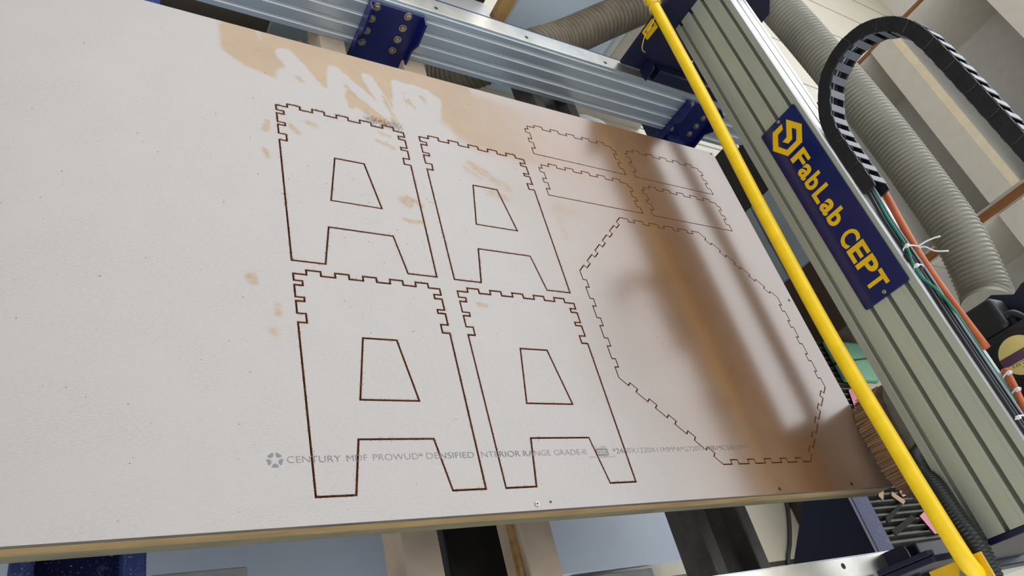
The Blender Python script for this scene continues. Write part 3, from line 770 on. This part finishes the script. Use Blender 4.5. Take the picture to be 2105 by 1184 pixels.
def tie(y, x0, x1, z0, z1, tails, lab):
    m = MB(); ring = []
    for q in range(25):
        a = 2*math.pi*q/24; ring.append(((x0+x1)/2+(x1-x0)/2*math.cos(a), y+.004*math.sin(a), (z0+z1)/2+(z1-z0)/2*math.sin(a)))
    m.tube(ring, .0019, 6)
    for t_ in tails: m.tube(spline(t_, 6), [.0021]*(len(spline(t_, 6))), 6)
    m.box(x0-.003,x0+.004,y-.004,y+.004,z1-.006,z1+.002)
    tag(m.build('cable_tie', m_white), lab, 'cable tie', 'white cable ties')
tie(.462,-.0965,-.026,.3845,.4085,[[(-.050,.462,.4085),(-.050,.452,.423),(-.050,.428,.437),(-.050,.408,.462)],[(-.052,.464,.4085),(-.050,.463,.430),(-.050,.458,.450),(-.049,.452,.466)]], 'white cable tie with two long tails sticking up from the bundle')
tie(.405,-.0965,-.060,.3845,.4005,[], 'small white cable tie below the one with the long tails')
tie(.098,-.024,.000,.385,.4075,[], 'white cable tie round the orange cable just below the round label')
tie(.055,-.036,-.010,.385,.4065,[], 'white cable tie round the orange cable, second below the round label')
tie(-.012,-.0995,-.058,.3845,.4000,[], 'white cable tie low on the bundle at the right edge of the picture')
solid('tie_mount', m_black, 'small black tie mount on the gantry edge under the long-tailed tie', 'mount', -.0995,-.089,.425,.447,.3852,.3945,.001)

# ------------------------------------------------------------------ hoses
# ------------------------------------------------------------------ hoses
p, rr = corrugated([(.712,.507,.194),(.740,.564,.202),(.738,.763,.238),(.733,.975,.247),(.704,1.326,.254),(.639,1.773,.253),(.590,2.054,.249),(.566,2.372,.249)], .0770, .0036, .0168, (1,.1,-.8,-1,-1,-.8,.1))
tag(MB().tube(p, rr, 40).build('dust_hose', m_hose), 'fat pale grey ribbed dust hose behind the gantry and the sign', 'hose')
p, rr = corrugated([(-1.9,2.0,-.72),(-1.38,2.0,-.70),(-1.163,2.0,-.605),(-.93,2.0,-.595),(-.70,1.94,-.50),(-.49,1.865,-.245),(-.276,1.973,-.190),(-.076,2.074,-.108),(.133,2.175,-.011),(.36,2.30,.13)], .0710, .0072, .0215, (1,.3,-1,.3))
tag(MB().tube(p, rr, 40).build('dust_hose', m_dhose), 'dusty brownish ribbed hose rising from behind the far rail', 'hose')

# ------------------------------------------------------------------ carriage at the right edge
cr = thing('carriage', 'blue and black tool carriage with motor at the right edge', 'carriage', (.16, .2, .30))
MB().prism([[(.34,.290),(.352,.395),(.322,.44),(.335,.470),(.335,.56),(.12,.60),(.02,.56),(.02,.290)]], 0, .205, .216).build('hose_plate', m_navy, cr, bevel=.001)
MB().box(.216,.44,.02,.345,.300,.310).build('hose_tray', m_navy, cr, bevel=.001)
MB().box(.118,.190,.230,.322,.318,.418).build('drive_box', m_black, cr, bevel=.014, seg=4)
sp_ = MB().tube(spline([(.140,.236,.390),(.140,.258,.405),(.140,.262,.431),(.140,.235,.449),(.142,.19,.452),(.145,.14,.444),(.15,.10,.43)],8), .0090, 10)
sp_.build('loop_lead', m_cblk, cr)
mo = MB().cyl((.112,.158,.400),(.200,.158,.400),.060,.060,40).box(.120,.200,.085,.231,.325,.4655)
mo.build('motor', m_motor, cr, bevel=.003)
lab_ = MB().cyl((.1118,.158,.400),(.1105,.158,.400),.0485,.0485,44).build('round_label', m_label, cr)
bd = MB()
hb = .0115; cyb = .157
arc = lambda s: math.sqrt(max(0, .0483**2 - s*s))
for i in range(10):
    y0 = -hb+2*hb*i/10; y1 = -hb+2*hb*(i+1)/10
    bd.add([(.1102,cyb+y0,.400-arc(y0)),(.1102,cyb+y1,.400-arc(y1)),(.1102,cyb+y1,.400+arc(y1)),(.1102,cyb+y0,.400+arc(y0))], [(0,1,2,3)])
bd.build('label_band', m_purple, lab_)
def label_text(txt, yc, z0, size, mat):
    """lines run down the label, upside down for the viewer"""
    m = MB(); zc = z0
    for c in txt:
        vs, fs = glyph_mesh(c, size)
        if fs: m.add([(.1096, yc - v.y, zc - v.x) for v in vs], fs)
        zc -= advance(c, size)
    m.build('label_text', mat, lab_)
label_text('TA', .1625, .428, .0120, m_label)
label_text('AMOBAC-T7.2', .1440, .4410, .0112, m_cblk)
label_text('MODEL', .1300, .418, .0085, m_cblk)

# dust brush round the spindle foot, and scraps
bs = thing('dust_brush', 'tan bristle brush skirt standing on the near right corner of the sheet', 'brush', (.06, .11, 0))
ctl = spline([(.13,.262),(.085,.262),(.030,.244),(-.012,.208),(-.026,.155),(-.028,.09),(-.024,.035),(-.005,-.008),(.03,-.035),(.08,-.048)], 10)
ctl = [Vector((p[0], p[1], 0)) for p in ctl] if len(ctl[0]) == 2 else ctl
ctl = resample(ctl, .0052); br_ = MB()
for i, p in enumerate(ctl[:-1]):
    t = (ctl[i+1]-p).normalized(); n = Vector((t.y,-t.x,0))
    for lay in range(3):
        z0 = .0010 + random.uniform(0,.006); z1 = .078 + random.uniform(-.002,.002); w = random.uniform(.0016,.0029)
        c = p - n*(.004*lay) + t*random.uniform(-.0015,.0015); d = n*(-1)*random.uniform(-.004,.008) + t*random.uniform(-.003,.003)
        a, b = c - t*w, c + t*w; th = n*(-.002)
        br_.add([a+d+Vector((0,0,z0)), b+d+Vector((0,0,z0)), b+d+th+Vector((0,0,z0)), a+d+th+Vector((0,0,z0)), a+Vector((0,0,z1)), b+Vector((0,0,z1)), b+th+Vector((0,0,z1)), a+th+Vector((0,0,z1))],
                [(0,1,2,3),(4,7,6,5),(0,4,5,1),(1,5,6,2),(2,6,7,3),(3,7,4,0)])
br_.build('bristles', m_brist, bs)
hl = [(p.x - .0, p.y) for p in ctl[::3]] + [(.20,-.05),(.20,.262)]
MB().prism([hl], 2, .0785, .105).build('holder', m_brush, bs, bevel=.002)
rb = MB(); x0, x1 = .60, 1.02; pit = .0245; n = 40; yb = -.16
for i in range(n):
    y = yb + i*pit
    rb.add([(x0,y,-.500),(x1,y,-.500),(x1,y+pit*.45,-.484),(x0,y+pit*.45,-.484),(x1,y+pit*.62,-.484),(x0,y+pit*.62,-.484),(x1,y+pit*.72,-.502),(x0,y+pit*.72,-.502),(x1,y+pit,-.502),(x0,y+pit,-.502),(x1,y+pit,-.500),(x0,y+pit,-.500)],
           [(0,1,2,3),(3,2,4,5),(5,4,6,7),(7,6,8,9),(9,8,10,11)])
rb.box(x0,x1,yb,yb+n*pit,-.56,-.504)
tag(rb.build('corrugated_mat', m_rib), 'dark ribbed corrugated mat lying beyond the right edge of the sheet', 'mat')
solid('mat_crate', m_dkbrown, 'dark crate carrying the ribbed mat beyond the sheet', 'crate', .62,1.0,-.14,.80,-.799,-.5605,.004)
for q, lab in (([(.668,.062),(.835,.120),(.800,.098),(.667,.040)],'painted shadow band slantwise over the ribbed mat, nearer the sheet'),([(.664,.016),(.828,.062),(.846,.048),(.680,-.002)],'painted shadow band slantwise over the ribbed mat, farther from the sheet')):
    tag(MB().prism([q], 2, -.4838, -.4800).build('shade_band', m_shade_band), lab, 'shade_band')  # flat dark strips stand in for shadows crossing the mat
gb = thing('green_case', 'green metal case with a black band lying on the ribbed mat', 'case', (1.02, .78, -.483))
MB().box(.851,1.08,.612,.806,-.483,-.455).build('body', m_greenbox, gb, bevel=.012, seg=3)
MB().prism([[(.846,.690),(1.085,.722),(1.085,.730),(.846,.698)]], 2, -.4835, -.4535).build('band', m_black, gb, bevel=.001)
for ps, z, lab in (([(.860,.578),(.945,.604),(.985,.522),(.838,.495)],-.480,'pink paper scrap lying beside the green case'),([(.872,.055),(.965,.085),(.975,-.01),(.905,-.015)],-.480,'pink paper scrap low down beside the yellow pipe')):
    tag(MB().prism([ps], 2, z, z+.0012).build('paper_scrap', m_pink), lab, 'paper', 'pink scraps')
for x, y, a, z, mat, lab in ((.055,-.012,.4,.0006,m_paper,'tan torn scrap at the corner of the sheet by the brush'),(.72,.155,.9,-.480,m_paper,'tan paper strip on the ribbed mat, nearest the sheet corner'),(.80,.125,-.6,-.479,m_paper,'tan paper strip on the ribbed mat, right of the first strip'),(.86,.145,.2,-.478,m_pink,'small pink sliver on the ribbed mat beside the black sleeve')):
    c_, s_ = math.cos(a), math.sin(a); q = [(.034,.010),(-.03,.013),(-.034,-.009),(.022,-.013)]
    if z > -.1: q = [(u*.4, v*.5) for u, v in q]
    tag(MB().prism([[(x+c_*u-s_*v, y+s_*u+c_*v) for u, v in q]], 2, z, z+.0014).build('paper_strip', mat), lab, 'paper')

# ------------------------------------------------------------------ things beyond the right edge
gc = thing('drawer_cabinet', 'grey drawer cabinet with black handle, seen in the gap beside the yellow pipe', 'cabinet', (1.1, 1.37, -.8))
MB().box(.912,1.5,1.162,1.588,-.8,-.30).build('body', m_greycab, gc, bevel=.003)
MB().box(.900,.9115,1.165,1.585,-.488,-.304).build('drawer_front', m_greycab, gc, bevel=.003)
MB().box(.900,.9115,1.165,1.585,-.796,-.497).build('drawer_front', m_greycab, gc, bevel=.003)
MB().tube(spline([(.900,1.417,-.458),(.876,1.417,-.458),(.870,1.400,-.458),(.870,1.348,-.458),(.876,1.331,-.458),(.900,1.331,-.458)],5), .0062, 10).build('handle', m_black, gc)
solid('black_cabinet', m_black, 'black cabinet beside the grey drawers, below the yellow pipe', 'cabinet', .92,1.5,1.592,1.98,-.8,-.30,.005)
solid('brown_crate', m_dkbrown, 'dark brown crate between the grey drawers and the ribbed mat', 'crate', .905,1.45,.822,1.156,-.8,-.20,.004)
solid('pink_block', m_pink, 'pink block beyond the ribbed mat, behind the yellow pipe', 'block', 1.06,1.24,.48,.60,-.8,-.47,.004)
solid('white_block', m_pillar, 'white block beyond the ribbed mat, next to the pink block', 'block', 1.06,1.20,.38,.474,-.8,-.48,.003)

# shelving against the right-hand side
sh_ = thing('shelf_unit', 'cream open shelf unit with brown edged uprights behind the dust hose', 'shelves', (2.5, 2.1, -.8))
for zf in (-.633, -.033, .565):
    MB().box(2.20,2.222,1.476,2.715,zf,zf+.128).build('fascia', m_cream, sh_, bevel=.001)
    MB().box(2.20,2.222,1.476,2.715,zf+.1285,zf+.172).build('lipping', m_cream2, sh_, bevel=.001)
    MB().box(2.223,2.82,1.476,2.715,zf+.150,zf+.172).build('shelf', m_shelf, sh_)
MB().box(2.821,2.84,1.40,2.735,-.8,.80).build('back_panel', m_grey, sh_)
for y0, y1 in ((1.400,1.475),(2.716,2.735)):
    u_ = MB().box(2.212,2.82,y0,y1,-.8,.80).build('upright', m_cream, sh_)
    MB().box(2.196,2.2115,y0+(.012 if y1-y0 > .05 else 0),y1-(.022 if y1-y0 > .05 else 0),-.8,.80).build('edge_strip', m_wood, u_)
sh2 = thing('shelf_unit', 'cream shelf unit right of the brown upright, behind the lower dust hose', 'shelves', (2.5, .8, -.8))
for zf in (-.633, -.033):
    MB().box(2.20,2.222,.10,1.396,zf,zf+.128).build('fascia', m_cream, sh2, bevel=.001)
    MB().box(2.20,2.222,.10,1.396,zf+.1285,zf+.172).build('lipping', m_cream2, sh2, bevel=.001)
    MB().box(2.223,2.82,.10,1.396,zf+.150,zf+.172).build('shelf', m_shelf, sh2)
MB().box(2.821,2.84,.10,1.396,-.8,.40).build('back_panel', m_grey, sh2)
MB().box(2.223,2.82,.08,.0995,-.8,.40).build('upright', m_cream, sh2)

# things beyond the far rail
m_low = M('grey_brown_cupboard', (92,86,76), .6, var=.1)
wc = thing('wooden_cabinet', 'dark brown cabinet with a light wooden post beyond the far rail', 'cabinet', (-1.3, 2.4, -.8))
MB().box(-2.9,-.47,2.24,2.8,-.799,-.44).build('body', m_low, wc, bevel=.003)
MB().box(-2.9,-.50,2.262,2.8,-.43,.45).build('back', m_dkbrown, wc)
MB().box(-.466,-.415,2.185,2.235,-.8,.45).build('post', m_tanwood, wc, bevel=.002)
MB().box(-2.9,-.505,2.10,2.235,-.318,-.285).build('ledge', m_white, wc, bevel=.002)
solid('low_cupboard', m_greycab, 'grey cupboard low behind the far rail, left of the blue bracket', 'cupboard', -1.29,-.52,2.20,2.225,-.799,-.45,.003)
solid('white_partition', m_board, 'tall bluish white partition board beyond the far rail', 'board', -.270,.286,2.42,2.45,-.8,.60,.002)
solid('white_post', m_pillar, 'narrow white post beside the bluish partition', 'post', .297,.325,2.41,2.46,-.8,.60,.002)
solid('cream_partition', m_cream, 'cream partition board right of the bluish one, behind the blue end plate', 'board', .336,.80,2.42,2.45,-.8,.60,.002)
cw = spline([(.60,.30,-.7965),(.615,.244,-.7965),(.625,.212,-.7965),(.627,.185,-.7965),(.658,.163,-.7965),(.70,.15,-.7965)], 8)
tag(MB().tube(spline([(.62,.33,-.792),(.598,.241,-.792),(.56,.163,-.792),(.513,.092,-.792),(.474,.046,-.792),(.44,-.02,-.792)],8), .0075, 8).build('power_lead', m_rib), 'thick dark grey cord lying across the beige tiles below the sheet', 'cord')
tag(MB().tube(cw, .003, 8).build('thin_wire', m_cblk), 'thin black wire curling over the beige tiles below the sheet', 'wire')
